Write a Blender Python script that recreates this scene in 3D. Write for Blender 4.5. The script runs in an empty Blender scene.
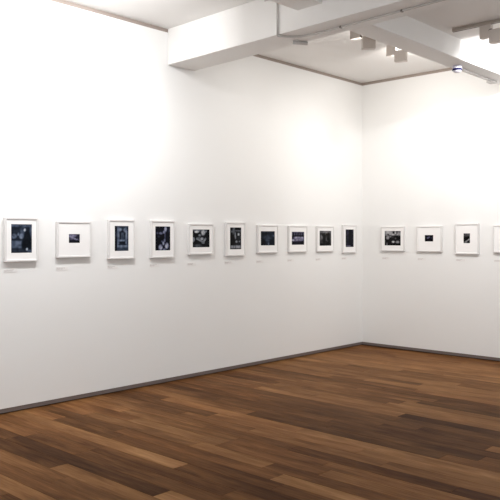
import bpy, bmesh, math, random
from mathutils import Vector, Matrix

scene = bpy.context.scene
COL = scene.collection
PI = math.pi

# ------------------------------------------------------------------ helpers
def srgb(r, g, b):
    def f(c):
        c /= 255.0
        return c / 12.92 if c <= 0.04045 else ((c + 0.055) / 1.055) ** 2.4
    return (f(r), f(g), f(b), 1.0)

def material(name, color, rough=0.6, metal=0.0, spec=0.5, noise=0.0, nscale=20.0, bump=0.0, bscale=200.0, emit=None, estr=0.0):
    m = bpy.data.materials.new(name)
    m.use_nodes = True
    nt = m.node_tree
    b = nt.nodes['Principled BSDF']
    b.inputs['Base Color'].default_value = color
    b.inputs['Roughness'].default_value = rough
    b.inputs['Metallic'].default_value = metal
    b.inputs['Specular IOR Level'].default_value = spec
    tc = nt.nodes.new('ShaderNodeTexCoord')
    if noise > 0:
        n = nt.nodes.new('ShaderNodeTexNoise')
        n.inputs['Scale'].default_value = nscale
        n.inputs['Detail'].default_value = 3
        nt.links.new(tc.outputs['Object'], n.inputs['Vector'])
        mp = nt.nodes.new('ShaderNodeMapRange')
        mp.inputs['To Min'].default_value = 1.0 - noise
        mp.inputs['To Max'].default_value = 1.0 + noise
        nt.links.new(n.outputs['Fac'], mp.inputs['Value'])
        mx = nt.nodes.new('ShaderNodeVectorMath')
        mx.operation = 'SCALE'
        mx.inputs[0].default_value = color[:3]
        nt.links.new(mp.outputs['Result'], mx.inputs['Scale'])
        nt.links.new(mx.outputs['Vector'], b.inputs['Base Color'])
    if bump > 0:
        n2 = nt.nodes.new('ShaderNodeTexNoise')
        n2.inputs['Scale'].default_value = bscale
        nt.links.new(tc.outputs['Object'], n2.inputs['Vector'])
        bp = nt.nodes.new('ShaderNodeBump')
        bp.inputs['Strength'].default_value = bump
        bp.inputs['Distance'].default_value = 0.002
        nt.links.new(n2.outputs['Fac'], bp.inputs['Height'])
        nt.links.new(bp.outputs['Normal'], b.inputs['Normal'])
    if emit:
        b.inputs['Emission Color'].default_value = emit
        b.inputs['Emission Strength'].default_value = estr
    return m

def obj(name, bm, mats, parent=None, loc=None, rot=None):
    me = bpy.data.meshes.new(name)
    bmesh.ops.recalc_face_normals(bm, faces=bm.faces[:])
    bm.to_mesh(me); bm.free()
    o = bpy.data.objects.new(name, me)
    COL.objects.link(o)
    for m in (mats if isinstance(mats, (list, tuple)) else [mats]):
        me.materials.append(m)
    if parent: o.parent = parent
    if loc: o.location = loc
    if rot: o.rotation_euler = rot
    return o

def add_box(bm, x0, x1, y0, y1, z0, z1, mi=0):
    v = [bm.verts.new(p) for p in ((x0,y0,z0),(x1,y0,z0),(x1,y1,z0),(x0,y1,z0),(x0,y0,z1),(x1,y0,z1),(x1,y1,z1),(x0,y1,z1))]
    fs = [bm.faces.new([v[i] for i in q]) for q in ((3,2,1,0),(4,5,6,7),(0,1,5,4),(1,2,6,5),(2,3,7,6),(3,0,4,7))]
    for f in fs: f.material_index = mi
    return v, fs

def box(*a):
    bm = bmesh.new(); add_box(bm, *a); return bm

def bevel(bm, w, seg=2, edges=None):
    bmesh.ops.bevel(bm, geom=edges if edges is not None else bm.edges[:], offset=w, segments=seg, profile=0.5, affect='EDGES', clamp_overlap=True)
    return bm

def add_tube(bm, pts, r, n=12, cap=True):
    pts = [Vector(p) for p in pts]
    rings = []
    prev = None
    for i, p in enumerate(pts):
        if i == 0: t = pts[1] - p
        elif i == len(pts) - 1: t = p - pts[i-1]
        else: t = (pts[i+1] - p).normalized() + (p - pts[i-1]).normalized()
        t.normalize()
        if prev is None:
            a = t.orthogonal().normalized()
        else:
            a = (prev - t * prev.dot(t)).normalized()
        prev = a
        b = t.cross(a)
        rings.append([bm.verts.new(p + (a * math.cos(2*PI*k/n) + b * math.sin(2*PI*k/n)) * r) for k in range(n)])
    for A, B in zip(rings, rings[1:]):
        for k in range(n):
            f = bm.faces.new((A[k], A[(k+1) % n], B[(k+1) % n], B[k])); f.smooth = True
    if cap:
        bm.faces.new(rings[0][::-1]); bm.faces.new(rings[-1])

def add_lathe(bm, prof, axis_loc=(0,0,0), n=28, mis=None):
    # revolve (radius, z) pairs about the local z axis
    x0, y0, z0 = axis_loc
    rings = []
    for r, z in prof:
        rings.append([bm.verts.new((x0 + r*math.cos(2*PI*k/n), y0 + r*math.sin(2*PI*k/n), z0 + z)) for k in range(n)] if r > 1e-6 else [bm.verts.new((x0, y0, z0+z))])
    for i, (A, B) in enumerate(zip(rings, rings[1:])):
        for k in range(n):
            a, b = A[k % len(A)], A[(k+1) % len(A)]
            c, d = B[(k+1) % len(B)], B[k % len(B)]
            vs = []
            for v in (a, b, c, d):
                if v not in vs: vs.append(v)
            if len(vs) > 2:
                f = bm.faces.new(vs); f.smooth = True
                if mis: f.material_index = mis[i]

def thing(name, label, cat, loc, rotz=0, group=None):
    o = bpy.data.objects.new(name, None)
    o.empty_display_size = 0.05
    COL.objects.link(o)
    o.location = loc; o.rotation_euler = (0, 0, rotz)
    tag(o, label, cat, group)
    return o

def tag(o, label, cat, group=None):
    o['label'] = label; o['category'] = cat
    if group: o['group'] = group

def struct(name, bm, mats, label, cat):
    o = obj(name, bm, mats)
    o['kind'] = 'structure'
    tag(o, label, cat)
    return o

def light(kind, loc, target, energy, size=0.1, color=(1, 0.95, 0.88), angle=100, blend=1.0, radius=0.04, sy=None):
    d = bpy.data.lights.new('lamp_light', kind)
    d.energy = energy; d.color = color
    if kind == 'AREA':
        d.shape = 'RECTANGLE'; d.size = size; d.size_y = sy or size
    elif kind == 'SPOT':
        d.spot_size = math.radians(angle); d.spot_blend = blend; d.shadow_soft_size = radius
    o = bpy.data.objects.new('lamp_light', d)
    COL.objects.link(o)
    o.location = loc
    if target is not None:
        o.rotation_euler = (Vector(target) - Vector(loc)).to_track_quat('-Z', 'Y').to_euler()
    return o

# ------------------------------------------------------------------ camera (measured from the photograph)
F_PX, YAW, YH = 716.308, 0.7511219, 237.675
CX, CY, CZ = 6.06108, -8.94309, 1.6
cam_d = bpy.data.cameras.new('camera')
cam = bpy.data.objects.new('camera', cam_d); COL.objects.link(cam)
cam.location = (CX, CY, CZ)
cam.rotation_euler = (PI/2, 0, YAW)
cam_d.sensor_width = 36; cam_d.sensor_fit = 'HORIZONTAL'
cam_d.lens = 36 * F_PX / 500
cam_d.shift_y = (YH - 250) / 500
cam_d.clip_start = 0.05
scene.camera = cam

# ------------------------------------------------------------------ materials
M_WALL = material('white_wall_paint', (0.80, 0.797, 0.785, 1), 0.75, spec=0.25, noise=0.008, nscale=1.5, bump=0.05, bscale=350)
M_CEIL = material('white_ceiling_paint', (0.80, 0.785, 0.765, 1), 0.8, spec=0.2, noise=0.01, nscale=2)
M_BEAM = material('white_beam_paint', (0.80, 0.785, 0.765, 1), 0.75, spec=0.25, noise=0.01, nscale=4)
M_GAP = material('taupe_shadow_gap_trim', srgb(150, 138, 130), 0.7, noise=0.05, nscale=8)
M_SKIRT = material('grey_metal_skirting', srgb(112, 101, 97), 0.5, spec=0.4, noise=0.04, nscale=10)
M_BLACK = material('black_recess', srgb(20, 16, 15), 0.8, noise=0.1, nscale=10)
M_FRAME = material('white_lacquered_wood', (0.70, 0.685, 0.675, 1), 0.45, spec=0.3, noise=0.01, nscale=30)
M_MAT = material('white_mat_board', (0.84, 0.83, 0.82, 1), 0.85, spec=0.1, noise=0.006, nscale=60)
M_CARD = material('caption_card', (0.78, 0.765, 0.75, 1), 0.8, spec=0.1, noise=0.01, nscale=60)
M_INK = material('grey_caption_ink', srgb(200, 194, 192), 0.8, noise=0.05, nscale=90)
M_LAMP = material('grey_lamp_housing', srgb(206, 198, 191), 0.5, spec=0.4, noise=0.02, nscale=20)
M_TRACK = material('grey_aluminium_track', srgb(176, 168, 160), 0.35, metal=0.3, noise=0.04, nscale=15)
M_TRACKD = material('dark_track_slot', srgb(62, 56, 52), 0.6, noise=0.05, nscale=15)
M_KNOB = material('dark_steel_knob', srgb(120, 112, 106), 0.3, metal=0.7, noise=0.03, nscale=30)
M_LENS = material('lit_lamp_glass', (0.9, 0.9, 0.9, 1), 0.2, noise=0.01, emit=(1, 0.95, 0.86, 1), estr=12)
M_PIPE = material('painted_conduit', (0.54, 0.52, 0.50, 1), 0.6, noise=0.03, nscale=30)
M_SENSOR = material('white_sensor_plastic', (0.62, 0.60, 0.68, 1), 0.45, noise=0.01, nscale=30)
M_BAND = material('dark_blue_sensor_band', srgb(22, 18, 70), 0.5, spec=0.1, noise=0.05, nscale=40)

def wood_material():
    m = bpy.data.materials.new('oiled_mixed_oak_boards'); m.use_nodes = True
    nt = m.node_tree; L = nt.links; N = nt.nodes
    b = N['Principled BSDF']
    at = N.new('ShaderNodeAttribute'); at.attribute_name = 'tone'
    sp = N.new('ShaderNodeSeparateColor'); L.new(at.outputs['Color'], sp.inputs['Color'])
    tc = N.new('ShaderNodeTexCoord')
    cmb = N.new('ShaderNodeCombineXYZ'); L.new(sp.outputs['Blue'], cmb.inputs['Z'])
    sc = N.new('ShaderNodeVectorMath'); sc.operation = 'SCALE'; sc.inputs['Scale'].default_value = 37.0
    L.new(cmb.outputs['Vector'], sc.inputs[0])
    ad = N.new('ShaderNodeVectorMath'); ad.operation = 'ADD'
    L.new(tc.outputs['Object'], ad.inputs[0]); L.new(sc.outputs['Vector'], ad.inputs[1])
    def noise(vs, detail, rough, dist=0.0):
        mp = N.new('ShaderNodeMapping'); mp.inputs['Scale'].default_value = vs
        L.new(ad.outputs['Vector'], mp.inputs['Vector'])
        n = N.new('ShaderNodeTexNoise'); n.inputs['Scale'].default_value = 1.0
        n.inputs['Detail'].default_value = detail; n.inputs['Roughness'].default_value = rough
        n.inputs['Distortion'].default_value = dist
        L.new(mp.outputs['Vector'], n.inputs['Vector']); return n
    big = noise((1.1, 7.0, 1.0), 3, 0.55, 0.6)
    fine = noise((5.0, 75.0, 1.0), 4, 0.6, 0.3)
    def maprange(src, a, c, lo, hi):
        r = N.new('ShaderNodeMapRange'); r.inputs['From Min'].default_value = a; r.inputs['From Max'].default_value = c
        r.inputs['To Min'].default_value = lo; r.inputs['To Max'].default_value = hi
        L.new(src, r.inputs['Value']); return r.outputs['Result']
    def madd(a, c, op='ADD'):
        k = N.new('ShaderNodeMath'); k.operation = op; L.new(a, k.inputs[0])
        if isinstance(c, float): k.inputs[1].default_value = c
        else: L.new(c, k.inputs[1])
        return k.outputs[0]
    s = madd(madd(sp.outputs['Red'], maprange(big.outputs['Fac'], 0.25, 0.75, -0.2, 0.2)), maprange(fine.outputs['Fac'], 0.25, 0.75, -0.11, 0.11))
    cr = N.new('ShaderNodeValToRGB'); L.new(s, cr.inputs['Fac'])
    els = cr.color_ramp.elements
    els[0].position = 0.0; els[0].color = WOOD[0]
    els[1].position = 1.0; els[1].color = WOOD[4]
    for p, c in ((0.25, WOOD[1]), (0.5, WOOD[2]), (0.75, WOOD[3])):
        e = els.new(p); e.color = c
    mix = N.new('ShaderNodeMix'); mix.data_type = 'RGBA'; mix.blend_type = 'MULTIPLY'
    mix.inputs[0].default_value = 1.0
    L.new(cr.outputs['Color'], mix.inputs[6])
    rr = N.new('ShaderNodeMix'); rr.data_type = 'RGBA'
    L.new(sp.outputs['Green'], rr.inputs[0])
    rr.inputs[6].default_value = (1, 1, 1, 1); rr.inputs[7].default_value = (1.07, 0.93, 0.84, 1)
    L.new(rr.outputs[2], mix.inputs[7])
    L.new(mix.outputs[2], b.inputs['Base Color'])
    L.new(maprange(fine.outputs['Fac'], 0.2, 0.8, 0.52, 0.40), b.inputs['Roughness'])
    b.inputs['Specular IOR Level'].default_value = 0.02
    bp = N.new('ShaderNodeBump'); bp.inputs['Strength'].default_value = 0.12; bp.inputs['Distance'].default_value = 0.002
    L.new(fine.outputs['Fac'], bp.inputs['Height']); L.new(bp.outputs['Normal'], b.inputs['Normal'])
    return m
WOOD = [(0.029, 0.0120, 0.0050, 1), (0.066, 0.0285, 0.0105, 1), (0.136, 0.064, 0.0245, 1), (0.235, 0.121, 0.050, 1), (0.37, 0.214, 0.098, 1)]
M_WOOD = wood_material()

# ------------------------------------------------------------------ setting
H = 3.904            # main ceiling
ZB = 3.507           # underside of the deep beams
YN = -10.8           # how far the room runs towards and past the camera
XE = 7.4  # cut short and left open to let the ambient fill in
bm = box(-0.25, 0.0, YN, 0.25, 0.050, H - 0.040)
struct('wall_left', bm, M_WALL, 'long white wall on the left with ten framed photographs', 'wall')
bm = box(0.0, XE, 0.0, 0.25, 0.050, H - 0.040)
struct('wall_right', bm, M_WALL, 'white wall on the right with four framed photographs', 'wall')
bm = bmesh.new()
add_box(bm, -0.25, -0.004, YN, 0.25, 0.011, 0.050, 0)
add_box(bm, -0.25, -0.03, YN, 0.25, 0.0, 0.011, 1)
struct('baseboard_left', bm, [M_SKIRT, M_BLACK], 'slim grey skirting along the foot of the left wall', 'baseboard')
bm = bmesh.new()
add_box(bm, -0.004, XE, 0.004, 0.25, 0.011, 0.050, 0)
add_box(bm, -0.03, XE, 0.03, 0.25, 0.0, 0.011, 1)
struct('baseboard_right', bm, [M_SKIRT, M_BLACK], 'slim grey skirting along the foot of the right wall', 'baseboard')
bm = box(-0.25, -0.006, YN, 0.25, H - 0.040, H)
struct('trim_1', bm, M_GAP, 'taupe shadow gap strip between left wall and ceiling', 'trim')
bm = box(-0.006, XE, 0.006, 0.25, H - 0.040, H)
struct('trim_2', bm, M_GAP, 'taupe shadow gap strip between right wall and ceiling', 'trim')
bm = box(-0.25, XE, YN, 0.25, H, H + 0.2)
add_box(bm, 2.48, XE, -3.62, 0.0, 3.722, H)        # the lower bay right of the cross beam
struct('ceiling', bm, M_CEIL, 'white plaster ceiling in bays between the beams', 'ceiling')

def beam(name, a, label, skew=None):
    bm = box(*a)
    if skew:                                        # the deep beam is not quite square to the wall
        for v in bm.verts:
            v.co.y += (skew[0] if v.co.y < (a[2] + a[3]) / 2 else skew[1]) * v.co.x
    bevel(bm, 0.006, 2)
    return struct(name, bm, M_BEAM, label, 'beam')
beam('ceiling_beam', (0.0, XE, -3.782, -3.385, ZB, H), 'deep white beam coming out of the left wall across the room', (-0.037, -0.05))
beam('ceiling_beam', (2.222, 2.482, -3.386, 0.0, ZB, H), 'white beam with a sensor underneath running back to the right wall', (-0.05, 0.0))
beam('ceiling_beam', (1.897, 2.19, YN, -3.80, 3.68, H), 'shallow white beam at the top edge coming towards the camera')

# floor boards -----------------------------------------------------------------
W = 0.145
# rows measured in the photograph: row index -> [(x where the tone ends, tone, redness)], rows counted from y = -6.26
T = {
 -4: [(1.9, .45, .2), (9, .35, .3)],
 -3: [(1.25, .30, .7), (3.2, .62, .3)],
 -2: [(2.5, .43, .5), (4.4, .38, .2)],
 -1: [(1.9, .48, .3), (3.6, .50, .2)],
 0: [(1.65, .26, .2), (3.1, .60, .2), (5, .4, .4)],
 1: [(.75, .36, .3), (2.6, .20, .2), (4.3, .80, .2)],
 2: [(.8, .52, .6), (1.5, .40, .4), (3.4, .36, .3), (5, .55, .3)],
 3: [(1.5, .47, .5), (2.9, .36, .4), (4.4, .42, .4)],
 4: [(2.285, .68, .3), (3.7, .32, .4), (5.5, .5, .4)],
 5: [(.5, .56, .7), (1.35, .33, .2), (3.05, .43, .5), (4.6, .38, .5)],
 6: [(1.2, .36, .2), (2.92, .44, .6), (4.6, .80, .25)],
 7: [(.55, .58, .7), (1.96, .50, .1), (2.72, .62, .3), (4.3, .45, .6)],
 8: [(1.0, .52, .7), (2.1, .56, .1), (3.1, .42, .6), (5.0, .58, .4)],
 9: [(.7, .58, .6), (2.1, .55, .2), (3.0, .44, .6), (4.6, .55, .5)],
 10: [(1.65, .52, .3), (2.58, .44, .5), (3.91, .24, .7), (5.5, .10, .9)],
 11: [(1.15, .36, .3), (2.0, .50, .4), (3.3, .58, .4), (5, .55, .4)],
 12: [(1.4, .34, .3), (3.0, .64, .5), (4.9, .62, .3)],
 13: [(.58, .42, .5), (2.3, .63, .6), (3.05, .66, .3), (5.0, .68, .3)],
 14: [(1.6, .60, .4), (3.52, .30, .2), (5.2, .50, .6)],
 15: [(1.0, .36, .4), (2.4, .34, .3), (3.75, .27, .2), (5.5, .47, .6)],
 16: [(2.3, .37, .3), (5.0, .30, .4)],
 17: [(1.3, .40, .5), (2.7, .36, .3), (3.67, .27, .3), (5.4, .68, .5)],
 18: [(1.2, .48, .6), (3.0, .38, .2), (5, .33, .3)],
 19: [(2.7, .43, .2), (5.0, .36, .2)],
 20: [(.9, .5, .5), (2.65, .70, .3), (4.6, .20, .3)],
 21: [(1.6, .55, .2), (5.0, .66, .25)],
 22: [(.9, .38, .6), (2.3, .56, .2), (4.8, .66, .2)],
 23: [(.8, .40, .6), (2.4, .5, .3), (4.6, .64, .2)],
 24: [(1.0, .55, .3), (2.5, .54, .3), (4.8, .27, .1)],
 25: [(1.7, .45, .2), (2.6, .50, .3), (5, .34, .3)],
 26: [(1.9, .38, .2), (5, .36, .4)],
 27: [(1.1, .52, .4), (2.2, .46, .2), (4, .58, .5)],
 28: [(1.5, .55, .2), (4.5, .66, .2)],
 29: [(.9, .62, .3), (2.1, .52, .2), (4.6, .62, .3)],
 30: [(1.6, .60, .2), (4.0, .62, .2)],
 31: [(1.2, .54, .3), (2.4, .58, .2), (4.5, .52, .3)],
 32: [(.8, .66, .4), (3.5, .52, .2)],
 33: [(1.5, .60, .2), (4.5, .44, .2)],
 34: [(2.0, .64, .4), (4.5, .66, .3)],
 35: [(1.1, .70, .5), (4.0, .66, .3)],
 36: [(1.4, .60, .5), (4.0, .68, .5)],
 37: [(1.0, .64, .4), (4.0, .64, .4)],
 38: [(1.6, .54, .5), (4.0, .62, .4)],
 39: [(.9, .50, .6), (4.0, .56, .5)],
 40: [(1.8, .48, .8), (4.0, .52, .6)],  # rows from here to the right wall carry its shading in their tone
 41: [(1.2, .52, .7), (4.0, .50, .7)],
 42: [(2.0, .50, .8), (4.0, .50, .8)],
}
rng = random.Random(7)
bm = bmesh.new()
add_box(bm, -0.25, XE, YN, 0.25, -0.15, -0.012, 1)
lay = bm.loops.layers.float_color.new('tone')
gap = 0.0012
k0 = math.floor((YN + 6.26) / W)
for k in range(k0, 44):
    ya, yb = -6.26 + k * W, -6.26 + (k + 1) * W
    if ya > 0.03: continue
    yb = min(yb, 0.03)
    segs = list(T.get(k, []))
    x = -0.03
    if not segs: x = -0.03 - rng.random() * 1.5
    i = 0
    while x < XE - 0.05:
        if i < len(segs):
            xe, t, r = segs[i]
        else:
            xe, t, r = x + 1.1 + rng.random() * 1.2, 0.25 + 0.45 * rng.random(), 0.2 + 0.4 * rng.random()
        i += 1
        xe = min(xe, XE)
        xs = max(x, -0.03)
        if xe > xs + 0.02:
            v, fs = add_box(bm, xs + gap, xe - gap, ya + gap, yb - gap, -0.012, 0.0, 0)
            seed = rng.random()
            for f in fs:
                for lp in f.loops: lp[lay] = (t, r, seed, 1)
        x = xe
struct('floor', bm, [M_WOOD, M_BLACK], 'floor of long mixed brown oak boards in staggered rows', 'floor')

# ------------------------------------------------------------------ framed photographs
def ring(bm, w, h, iw, ih, y0, y1, ox=0.0, oz=0.0):
    """mitred rectangular ring in the xz plane between depths y0 (front) and y1 (back)"""
    def quad(w, h, y, ox=0, oz=0): return [bm.verts.new((ox + sx*w/2, y, oz + sz*h/2)) for sx, sz in ((-1,-1),(1,-1),(1,1),(-1,1))]
    A, B = quad(w, h, y0), quad(iw, ih, y0, ox, oz)
    Cc, D = quad(w, h, y1), quad(iw, ih, y1, ox, oz)
    for i in range(4):
        j = (i + 1) % 4
        bm.faces.new((A[i], A[j], B[j], B[i])); bm.faces.new((Cc[j], Cc[i], D[i], D[j]))
        bm.faces.new((A[j], A[i], Cc[i], Cc[j])); bm.faces.new((B[i], B[j], D[j], D[i]))

def print_material(name, rough=0.45):
    m = bpy.data.materials.new(name); m.use_nodes = True
    nt = m.node_tree; b = nt.nodes['Principled BSDF']
    a = nt.nodes.new('ShaderNodeAttribute'); a.attribute_name = 'image'
    tc = nt.nodes.new('ShaderNodeTexCoord')
    n = nt.nodes.new('ShaderNodeTexNoise'); n.inputs['Scale'].default_value = 120; n.inputs['Detail'].default_value = 4
    nt.links.new(tc.outputs['Object'], n.inputs['Vector'])
    mp = nt.nodes.new('ShaderNodeMapRange'); mp.inputs['To Min'].default_value = 0.7; mp.inputs['To Max'].default_value = 1.3
    nt.links.new(n.outputs['Fac'], mp.inputs['Value'])
    s = nt.nodes.new('ShaderNodeVectorMath'); s.operation = 'SCALE'
    nt.links.new(a.outputs['Color'], s.inputs[0]); nt.links.new(mp.outputs['Result'], s.inputs['Scale'])
    nt.links.new(s.outputs['Vector'], b.inputs['Base Color'])
    b.inputs['Roughness'].default_value = rough; b.inputs['Specular IOR Level'].default_value = 0.06
    return m
M_PRINT = print_material('black_and_white_print')

def soft(d, k=0.35): 
    return 1.0 if d <= 1 - k else (0.0 if d >= 1 + k else 0.5 - (d - 1) / (2 * k))

def print_mesh(w, h, pic, tint):
    n = 40; nx = max(12, int(n * w / 0.26)); nz = max(12, int(n * h / 0.26))
    bm = bmesh.new(); lay = bm.verts.layers.float_color.new('image')
    base, shapes, rough, seed = pic
    r = random.Random(seed)
    cells = [[r.random() for _ in range(14)] for _ in range(14)]
    def vnoise(u, v, f):
        x, y = u * f, v * f; i, j = int(x), int(y); a, c = x - i, y - j
        g = lambda p, q: cells[q % 14][p % 14]
        return (g(i,j)*(1-a)+g(i+1,j)*a)*(1-c) + (g(i,j+1)*(1-a)+g(i+1,j+1)*a)*c
    grid = []
    for j in range(nz + 1):
        row = []
        for i in range(nx + 1):
            u, v = i / nx, j / nz
            t = 0.36 * base * (1 + rough * (vnoise(u, v, 5) - .5) * 2 + rough * (vnoise(u, v, 11) - .5) * 1.2)
            for s in shapes:
                k, cu, cv, ru, rv, val = s[:6]
                ang = math.radians(s[6]) if len(s) > 6 else 0
                du, dv = u - cu, (v - cv)
                du, dv = du*math.cos(ang) + dv*math.sin(ang), -du*math.sin(ang) + dv*math.cos(ang)
                if k == 'e': a = soft(math.hypot(du/ru, dv/rv) * 1.2)
                else: a = soft(max(abs(du)/ru, abs(dv)/rv), 0.2)
                vv = 0.85 * val * min(1.0, 0.45 + val * 2.2) * (0.35 + 1.3 * vnoise(u, v, 12.3))
                t = t * (1 - a) + vv * a
            t = max(0.002, t) * 1.0
            vert = bm.verts.new(((u - .5) * w, 0.0, (.5 - v) * h))
            q = min(1.0, t / 0.5)
            vert[lay] = tuple(t * (tint[c] * (1 - q) + q) for c in range(3)) + (1,)
            row.append(vert)
        grid.append(row)
    for j in range(nz):
        for i in range(nx):
            bm.faces.new((grid[j+1][i], grid[j+1][i+1], grid[j][i+1], grid[j][i]))
    ext = bmesh.ops.extrude_face_region(bm, geom=bm.faces[:])
    for g in ext['geom']:
        if isinstance(g, bmesh.types.BMVert): g.co.y += 0.0012
    return bm

BLUE = (0.66, 0.92, 1.5); NAVY = (0.75, 0.85, 1.6); COOL = (0.9, 1.0, 1.2); NEUT = (1.02, 0.98, 1.05); VIO = (0.95, 0.9, 1.6)
P = 'portrait'; Lc = 'landscape'
# the pictures: base tone, shapes ('e' ellipse / 'r' rectangle: u, v, half-width, half-height, tone, angle), grain, seed
PIC = {
 'figure': (.035, [('r',.35,.05,.7,.05,.12), ('e',.30,.25,.32,.20,.035), ('e',.55,.22,.14,.2,.09), ('r',.95,.2,.07,.25,.13), ('e',.50,.42,.12,.10,.22), ('e',.15,.42,.14,.09,.16), ('e',.35,.35,.05,.06,.18),
             ('r',.25,.70,.25,.12,.15), ('r',.4,.9,.5,.06,.04), ('e',.80,.50,.20,.38,.012), ('e',.62,.70,.14,.18,.012), ('e',.65,.21,.05,.055,.55), ('e',.76,.87,.05,.05,.45), ('r',.9,.93,.12,.04,.13)], .5, 1),
 'landscape': (.05, [('e',.35,.2,.4,.2,.20), ('r',.5,.5,.5,.08,.22,30), ('e',.8,.35,.2,.2,.03), ('r',.5,.85,.6,.2,.012), ('e',.25,.55,.15,.1,.15)], .6, 2),
 'doorway': (.05, [('r',.5,.05,.5,.05,.05), ('r',.28,.5,.07,.42,.17), ('r',.83,.5,.07,.42,.17), ('e',.40,.16,.14,.07,.22), ('e',.75,.18,.12,.10,.22), ('e',.56,.3,.24,.13,.018), ('r',.56,.50,.20,.22,.035),
              ('r',.58,.42,.10,.14,.10), ('r',.54,.58,.18,.03,.20), ('r',.45,.66,.07,.05,.02), ('r',.66,.66,.07,.05,.02), ('r',.56,.74,.3,.015,.03), ('r',.62,.81,.38,.05,.20), ('r',.6,.92,.4,.07,.08), ('r',.06,.1,.08,.12,.006), ('r',.1,.75,.09,.3,.012)], .5, 3),
 'climber': (.012, [('e',.68,.12,.09,.11,.30), ('e',.60,.24,.10,.07,.28), ('e',.15,.28,.08,.05,.12), ('e',.38,.29,.14,.05,.2), ('e',.25,.42,.12,.05,.05), ('r',.64,.42,.03,.2,.10), ('e',.62,.58,.07,.07,.32), ('e',.54,.70,.07,.08,.30),
              ('e',.36,.86,.13,.12,.36), ('e',.76,.80,.12,.13,.36), ('e',.45,.62,.06,.04,.12), ('r',.93,.12,.05,.14,.05), ('e',.6,.95,.1,.04,.2)], .7, 4),
 'group': (.016, [('r',.3,.05,.3,.05,.12), ('e',.25,.13,.14,.08,.55), ('e',.62,.18,.13,.16,.45), ('e',.78,.11,.1,.06,.22), ('e',.43,.33,.09,.07,.22), ('e',.04,.56,.10,.14,.40), ('r',.42,.60,.20,.045,.24,28), ('e',.55,.52,.10,.08,.34), ('r',.68,.62,.16,.05,.25,-52),
            ('e',.62,.75,.10,.05,.20), ('e',.35,.48,.1,.06,.14), ('e',.32,.90,.24,.09,.09), ('r',.92,.3,.09,.35,.008)], .6, 5),
 'street': (.03, [('r',.2,.1,.2,.2,.02), ('r',.35,.16,.10,.3,.12), ('r',.75,.07,.25,.05,.008), ('r',.7,.16,.3,.03,.13), ('e',.2,.2,.1,.06,.16), ('r',.48,.38,.05,.14,.20,-12), ('r',.76,.32,.07,.05,.36), ('r',.2,.6,.18,.3,.008), ('e',.58,.65,.09,.06,.32),
             ('e',.85,.64,.1,.04,.16), ('e',.55,.73,.15,.05,.02), ('r',.55,.88,.45,.06,.24), ('r',.5,.97,.5,.04,.05)], .6, 6),
 'wood': (.028, [('e',.5,.55,.28,.3,.075), ('r',.5,.04,.5,.05,.07), ('e',.55,.85,.06,.12,.16), ('e',.82,.3,.12,.25,.05), ('e',.2,.75,.2,.25,.012), ('e',.75,.75,.15,.2,.018), ('e',.38,.18,.07,.14,.012), ('e',.92,.35,.06,.1,.12)], .7, 7),
 'wagons': (.03, [('r',.5,.03,.5,.04,.16)] + [('r',.08+.17*i,.15,.03,.12,.12) for i in range(6)] + [('r',.5,.33,.5,.06,.015), ('r',.58,.47,.36,.08,.30), ('r',.6,.62,.34,.05,.24), ('e',.12,.63,.12,.1,.34), ('r',.55,.55,.3,.02,.05), ('r',.5,.72,.3,.04,.08), ('r',.5,.88,.5,.12,.015)], .7, 8),
 'men': (.09, [('r',.5,.08,.5,.08,.20), ('e',.15,.45,.13,.2,.16), ('e',.42,.3,.12,.2,.02), ('e',.75,.3,.12,.22,.02), ('e',.40,.65,.16,.28,.012), ('e',.75,.65,.2,.28,.012), ('e',.58,.55,.05,.15,.13), ('r',.5,.92,.5,.09,.008), ('e',.5,.22,.04,.05,.15), ('e',.68,.68,.05,.08,.09)], .7, 9),
 'night': (.012, [('e',.25,.2,.2,.18,.05), ('e',.3,.5,.12,.2,.045), ('r',.25,.8,.2,.05,.03), ('r',.35,.93,.25,.03,.16), ('r',.88,.5,.1,.6,.022)], .8, 10),
 'crowd': (.018, [('r',.5,.14,.5,.17,.30), ('r',.56,.10,.06,.1,.05), ('r',.76,.10,.05,.12,.10), ('e',.22,.26,.1,.06,.06), ('r',.88,.22,.04,.14,.2), ('e',.2,.45,.11,.15,.26), ('e',.35,.4,.08,.04,.34), ('e',.55,.48,.10,.12,.03), ('e',.5,.42,.06,.05,.12), ('e',.86,.45,.16,.12,.010),
            ('e',.53,.74,.09,.07,.5), ('e',.80,.75,.14,.09,.22), ('e',.68,.52,.05,.07,.13), ('r',.5,.93,.5,.06,.006), ('r',.15,.88,.04,.1,.14)], .6, 11),
 'ship': (.008, [('e',.42,.40,.2,.13,.13,-15), ('e',.35,.5,.1,.08,.16), ('e',.75,.45,.08,.1,.08), ('e',.55,.35,.05,.08,.20)], .6, 12),
 'coast': (.02, [('r',.5,.15,.5,.15,.10), ('r',.5,.5,.5,.18,.006), ('e',.4,.32,.25,.08,.05), ('r',.55,.74,.4,.06,.30,-25), ('e',.3,.9,.3,.1,.14)], .6, 13),
}

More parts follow.
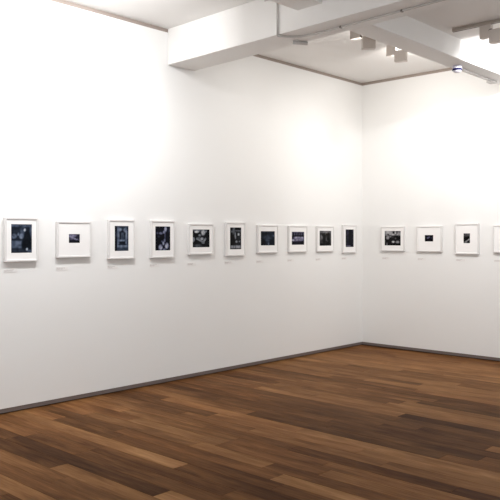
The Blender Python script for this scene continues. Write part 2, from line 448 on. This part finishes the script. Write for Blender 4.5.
def framed_photograph(wall, c, fmt, pw, ph, pic, tint, label, group):
    w, h = (0.335, 0.405) if fmt == P else (0.388, 0.352)
    zc = 1.583
    if wall == 'L': loc, rz = (0.0, c, zc - h/2), PI/2      # local -y faces into the room
    else: loc, rz = (c, 0.0, zc - h/2), 0.0
    t = thing('framed_photograph', label, 'picture', loc, rz, group)
    fw, dep = 0.017, 0.034
    bm = bmesh.new()
    ring(bm, w, h, w - 2*fw, h - 2*fw, -dep, 0.0)
    bevel(bm, 0.0015, 1)
    obj('frame', bm, M_FRAME, t, (0, 0, h/2))
    bm = bmesh.new()
    dz = 0.009
    ring(bm, w - 2*fw + 0.006, h - 2*fw + 0.006, pw, ph, -dep + 0.007, -dep + 0.0095, 0.0, dz)
    obj('mat_board', bm, M_MAT, t, (0, 0, h/2))
    bm = print_mesh(pw + 0.006, ph + 0.006, PIC[pic], tint)
    obj('photograph', bm, M_PRINT, t, (0, -dep + 0.0097, h/2 + dz))
    bm = box(-w/2 + fw - 0.004, w/2 - fw + 0.004, -0.014, -0.008, fw - 0.004, h - fw + 0.004)
    obj('backing_board', bm, M_CARD, t)
    return t

GL, GR = 'white framed photographs along the left wall', 'white framed photographs along the right wall'
LEFT = [
 (-5.559, P, .209, .263, 'figure', BLUE, 'white framed photograph of a dark cloaked figure, nearest the left edge'),
 (-4.996, Lc, .124, .086, 'landscape', VIO, 'white wide frame with one tiny bluish picture in a broad mat, on the left wall'),
 (-4.427, P, .176, .258, 'doorway', BLUE, 'white framed tall bluish photograph of an arched stone doorway'),
 (-3.874, P, .212, .261, 'climber', NAVY, 'white tall frame with black picture, pale shapes at its foot, beside the doorway picture'),
 (-3.302, Lc, .266, .204, 'group', COOL, 'white wide frame with dark picture, bright patches at its top, fifth from left edge'),
 (-2.733, P, .195, .263, 'street', COOL, 'white tall frame with dark street picture and pale ground, sixth from the left edge'),
 (-2.147, Lc, .268, .180, 'wood', BLUE, 'white wide frame with murky blue-green picture, fourth from the room corner on left wall'),
 (-1.543, Lc, .261, .172, 'wagons', VIO, 'white wide frame with picture of a pale band across dark ground, third from the corner'),
 (-0.941, Lc, .268, .207, 'men', NEUT, 'white framed grey photograph of two dark standing figures, second from the room corner'),
 (-0.361, P, .200, .254, 'night', VIO, 'white tall frame with almost black picture, left wall right beside the corner'),
]
RIGHT = [
 (0.537, Lc, .265, .208, 'crowd', NEUT, 'white wide frame with crowd picture under a grey sky, right wall nearest the corner'),
 (1.117, Lc, .130, .088, 'ship', VIO, 'white wide frame with one tiny black picture in a broad mat, on the right wall'),
 (1.673, P, .092, .130, 'coast', NEUT, 'white tall frame with one tiny upright black and grey picture in a broad mat'),
 (2.230, Lc, .105, .120, 'coast', NEUT, 'white frame cut off by the right edge of the photo, only its pale mat showing'),
]
def caption(wall, c, w, label, group):
    # card sits at the lower left of the frame, text lines in grey
    cw, chh, z = 0.13, 0.036, 1.282
    left = c - w/2 + 0.004
    loc, rz = ((0.0, left, z), PI/2) if wall == 'L' else ((left, 0.0, z), 0.0)
    t = thing('caption_label', label, 'label', loc, rz, group)
    bm = box(0, cw, -0.0025, 0.001, 0, chh)
    obj('card', bm, M_CARD, t)
    r = random.Random(int(c * 1000))
    for line, (zz, n) in enumerate(((0.021, 4), (0.011, 3))):
        bm = bmesh.new(); x = 0.005
        for q in range(n):
            l = 0.011 + r.random() * 0.017
            if x + l > cw - 0.008: break
            add_box(bm, x, x + l, -0.0032, -0.0024, zz, zz + 0.0065)
            x += l + 0.004
        obj('text_line', bm, M_INK, t)
CAPS_L = ['pale caption card under the dark cloaked figure picture, nearest the left edge',
 'pale caption card under the tiny bluish picture in a broad mat, on left wall',
 'pale caption card under the arched doorway picture',
 'pale caption card under the tall black picture with pale shapes, right of the doorway picture',
 'pale caption card under the wide picture with bright top patches, fifth from left edge',
 'pale caption card under the dark street picture with pale ground, sixth from left edge',
 'pale caption card under the murky blue-green picture on the left wall',
 'pale caption card under the wide picture with a pale band, third from the corner',
 'pale caption card under the picture of two dark standing figures',
 'pale caption card under the almost black tall picture beside the corner']
CAPS_R = ['pale caption card under the crowd picture on the right wall',
 'pale caption card under the tiny black picture in a wide frame on right wall',
 'pale caption card under the tall frame with a tiny upright picture',
 'pale caption card under the frame cut off by the right edge']
for a, cl in zip(LEFT, CAPS_L):
    framed_photograph('L', *a, GL); caption('L', a[0], 0.335 if a[1] == P else 0.388, cl, 'caption cards along the left wall')
for a, cl in zip(RIGHT, CAPS_R):
    framed_photograph('R', *a, GR); caption('R', a[0], 0.335 if a[1] == P else 0.388, cl, 'caption cards along the right wall')

# ------------------------------------------------------------------ track lighting
def track(loc, length, rz, label):
    t = thing('lighting_track', label, 'track', loc, rz, 'lighting tracks on the ceiling')
    bm = box(0, length, -0.019, 0.019, -0.034, 0.0)
    bevel(bm, 0.003, 2)
    obj('rail', bm, M_TRACK, t)
    bm = box(0.004, length - 0.004, -0.007, 0.007, -0.0355, -0.03)
    obj('slot', bm, M_TRACKD, t)
    return t
track((2.60, -2.215, 3.722), 3.2, 0, 'grey aluminium lighting track on the ceiling at the upper right')

def spotlight(loc, rz, headrz, headoff, label):
    """loc is the top of the gear box; front is local +y"""
    t = thing('track_spotlight', label, 'spotlight', loc, rz, 'grey box spotlights on the ceiling tracks')
    bm = box(-0.058, 0.058, -0.03, 0.03, -0.132, -0.004); bevel(bm, 0.004, 2)
    obj('gear_box', bm, M_LAMP, t)
    bm = box(-0.03, 0.03, -0.012, 0.012, -0.006, loc[2] > 3.7 and 0.020 or -0.002)
    obj('track_adaptor', bm, M_LAMP, t)
    hx, hy, hz = headoff
    # yoke between gear box and head
    bm = bmesh.new()
    add_tube(bm, [(0.05, 0.0, -0.10), (hx - 0.07, hy * .5, hz + 0.06), (hx - 0.03, hy, hz + 0.05), (hx, hy, hz + 0.06)], 0.009, 12)
    bmesh.ops.create_uvsphere(bm, u_segments=16, v_segments=10, radius=0.021, matrix=Matrix.Translation((hx - 0.066, hy * .5 - 0.01, hz + 0.065)))
    for f in bm.faces: f.smooth = True
    obj('yoke', bm, M_KNOB, t)
    # open-fronted head: back plate and four blades
    rot = (0, 0, headrz)
    w, h, d, th = 0.136, 0.128, 0.075, 0.004
    bm = bmesh.new()
    add_box(bm, -w/2, w/2, -d/2, -d/2 + th, -h/2, h/2)
    add_box(bm, -w/2, -w/2 + th, -d/2 + th, d/2, -h/2, h/2)
    add_box(bm, w/2 - th, w/2, -d/2 + th, d/2, -h/2, h/2)
    add_box(bm, -w/2 + th, w/2 - th, -d/2 + th, d/2, -h/2, -h/2 + th)
    add_box(bm, -w/2 + th, w/2 - th, -d/2 + th, d/2, h/2 - th, h/2)
    head = obj('lamp_head', bm, M_LAMP, t, (hx, hy, hz), rot)
    bm = bmesh.new()
    add_lathe(bm, [(0.0, 0.008), (0.028, 0.006), (0.036, 0.0), (0.0, 0.0)], n=24)
    obj('lens', bm, M_LENS, head, (0, -d/2 + 0.012, 0), (-PI/2, 0, 0))
    return t, head

# right bay: on the track
spotlight((2.95, -2.205, 3.690), 0, 0, (0.117, -0.01, -0.13), 'grey box spotlight on the lighting track at the upper right edge')
# left bay: two on the ceiling behind the cross beam
spotlight((1.50, -1.60, 3.884), 0.05, 0.25, (0.142, -0.04, -0.168), 'grey box spotlight behind the cross beam, in the bright ceiling patch')
spotlight((1.605, -2.49, 3.884), 0.05, 0.75, (0.174, -0.03, -0.215), 'grey box spotlight close behind the deep beam, left of the other two')

# ------------------------------------------------------------------ conduits and sensors
def conduit(label, pts, r, clips=(), ends=()):
    t = thing('cable_conduit', label, 'conduit', pts[0])
    o0 = Vector(pts[0])
    bm = bmesh.new(); add_tube(bm, [Vector(p) - o0 for p in pts], r, 12)
    obj('pipe', bm, M_PIPE, t)
    for c in clips:
        bm = box(-0.010, 0.010, -r - 0.005, r + 0.005, -r - 0.002, r); bevel(bm, 0.003, 1)
        obj('saddle_clip', bm, M_KNOB, t, Vector(c) - o0)
    for c, size in ends:
        bm = box(-size[0], size[0], -size[1], size[1], -size[2], 0.0); bevel(bm, 0.006, 2)
        obj('junction_box', bm, M_PIPE, t, Vector(c) - o0)
    return t
zc = ZB - 0.009
arc = [(1.60 + 0.06 * math.sin(a), -3.856, 3.80 + 0.06 * math.cos(a)) for a in [PI/2 * i / 6 for i in range(7)]]
arc2 = [(1.66, -3.856, ZB + 0.01), (1.66, -3.850, ZB - 0.008), (1.663, -3.835, ZB - 0.012)]
conduit('vertical grey conduit bending down the face of the deep beam and under it',
        [(1.5, -3.856, 3.86)] + arc + arc2 + [(1.70, -3.755, zc), (1.80, -3.67, zc), (1.95, -3.655, zc), (7.2, -3.88, zc)], 0.009,
        clips=[(2.255, -3.668, zc), (2.90, -3.695, zc)])
t = thing('cylindrical_sensor', 'small grey cylindrical fitting under the deep beam beside the bent conduit', 'sensor', (1.685, -3.545, ZB))
bm = bmesh.new()
add_tube(bm, [(-0.05, -0.05, -0.019), (0.0, 0.02, -0.019), (0.025, 0.065, -0.019), (0.030, 0.074, -0.019)], 0.018, 16)
obj('body', bm, M_PIPE, t)
bm = box(-0.035, 0.005, -0.045, 0.0, -0.012, 0.0); bevel(bm, 0.004, 2)
obj('mount', bm, M_PIPE, t)

conduit('thin grey conduit under the cross beam running from the white sensor to the right wall',
        [(2.325, -1.50, ZB - 0.010), (2.30, -1.2, ZB - 0.010), (2.30, -0.62, ZB - 0.010)], 0.010,
        ends=[((2.27, -0.58, ZB), (0.045, 0.055, 0.03))])
t = thing('ceiling_sensor', 'white domed sensor with a dark blue band under the cross beam', 'sensor', (2.315, -1.56, ZB))
t.scale = (0.86, 0.86, 0.86)
bm = bmesh.new(); add_lathe(bm, [(0.0, 0.0), (0.058, 0.0), (0.060, -0.030), (0.054, -0.040), (0.0, -0.040)], n=32)
obj('base', bm, M_SENSOR, t)
bm = bmesh.new(); add_lathe(bm, [(0.050, -0.036), (0.0625, -0.038), (0.0625, -0.060), (0.050, -0.062)], n=32)
obj('band', bm, M_BAND, t)
bm = bmesh.new(); add_lathe(bm, [(0.050, -0.055), (0.055, -0.060), (0.050, -0.074), (0.034, -0.084), (0.0, -0.088)], n=32)
obj('dome', bm, M_SENSOR, t)

# ------------------------------------------------------------------ lights
WARM = (1.0, 0.96, 0.91); NEUTRAL = (0.985, 0.99, 1.0)
# wall washers of the near bay: a row facing the left wall, just above the frame of the photograph
for y, e in ((-5.05, 1.5), (-6.35, 0.8), (-7.6, 0.8), (-8.8, 0.7)):
    o = light('AREA', (1.22, y, 3.77), (0.0, y, 3.77), 13 * e, 0.12, NEUTRAL)
    light('SPOT', (1.22, y, 3.74), (0.0, y, 2.15), 92 * e, color=NEUTRAL, angle=128, blend=1, radius=0.05)
# spotlights of the left bay, facing the corner
light('AREA', (1.63, -1.60, 3.74), (1.2, -0.6, 3.70), 6, 0.05, WARM)
light('SPOT', (1.62, -1.57, 3.72), (0.8, 0.0, 1.5), 60, color=WARM, angle=165, blend=1, radius=0.04)
light('AREA', (1.70, -2.46, 3.66), (0.0, -1.80, 3.66), 1.2, 0.05, WARM)
light('SPOT', (1.69, -2.45, 3.64), (0.0, -2.3, 1.5), 56, color=WARM, angle=150, blend=1, radius=0.04)
# right bay: spotlight on the track, an added light ahead of it, others further along
light('AREA', (3.067, -1.835, 3.59), (3.067, 0.0, 3.59), 34, 0.04, NEUTRAL)  # added in front of the built head to draw a sharp edge of light
light('SPOT', (3.067, -2.16, 3.56), (2.2, 0.0, 1.5), 54, color=NEUTRAL, angle=128, blend=1, radius=0.04)
light('SPOT', (4.4, -2.16, 3.56), (3.0, 0.0, 1.5), 62, color=NEUTRAL, angle=150, blend=1, radius=0.04)
# uniform ambient fill added through the open side, standing for unseen galleries behind
w = bpy.data.worlds.new('ambient_fill'); scene.world = w; w.use_nodes = True
bg = w.node_tree.nodes['Background']
bg.inputs['Color'].default_value = (0.97, 0.985, 1.0, 1); bg.inputs['Strength'].default_value = 0.85

# ------------------------------------------------------------------ colour management
vs = scene.view_settings
scene.display_settings.display_device = 'sRGB'
vs.view_transform = 'Standard'; vs.look = 'None'; vs.gamma = 1.0; vs.use_curve_mapping = False
vs.exposure = 0.19
scene.cycles.use_denoising = True
scene.cycles.max_bounces = 8
scene.cycles.diffuse_bounces = 6
scene.cycles.sample_clamp_indirect = 4.0
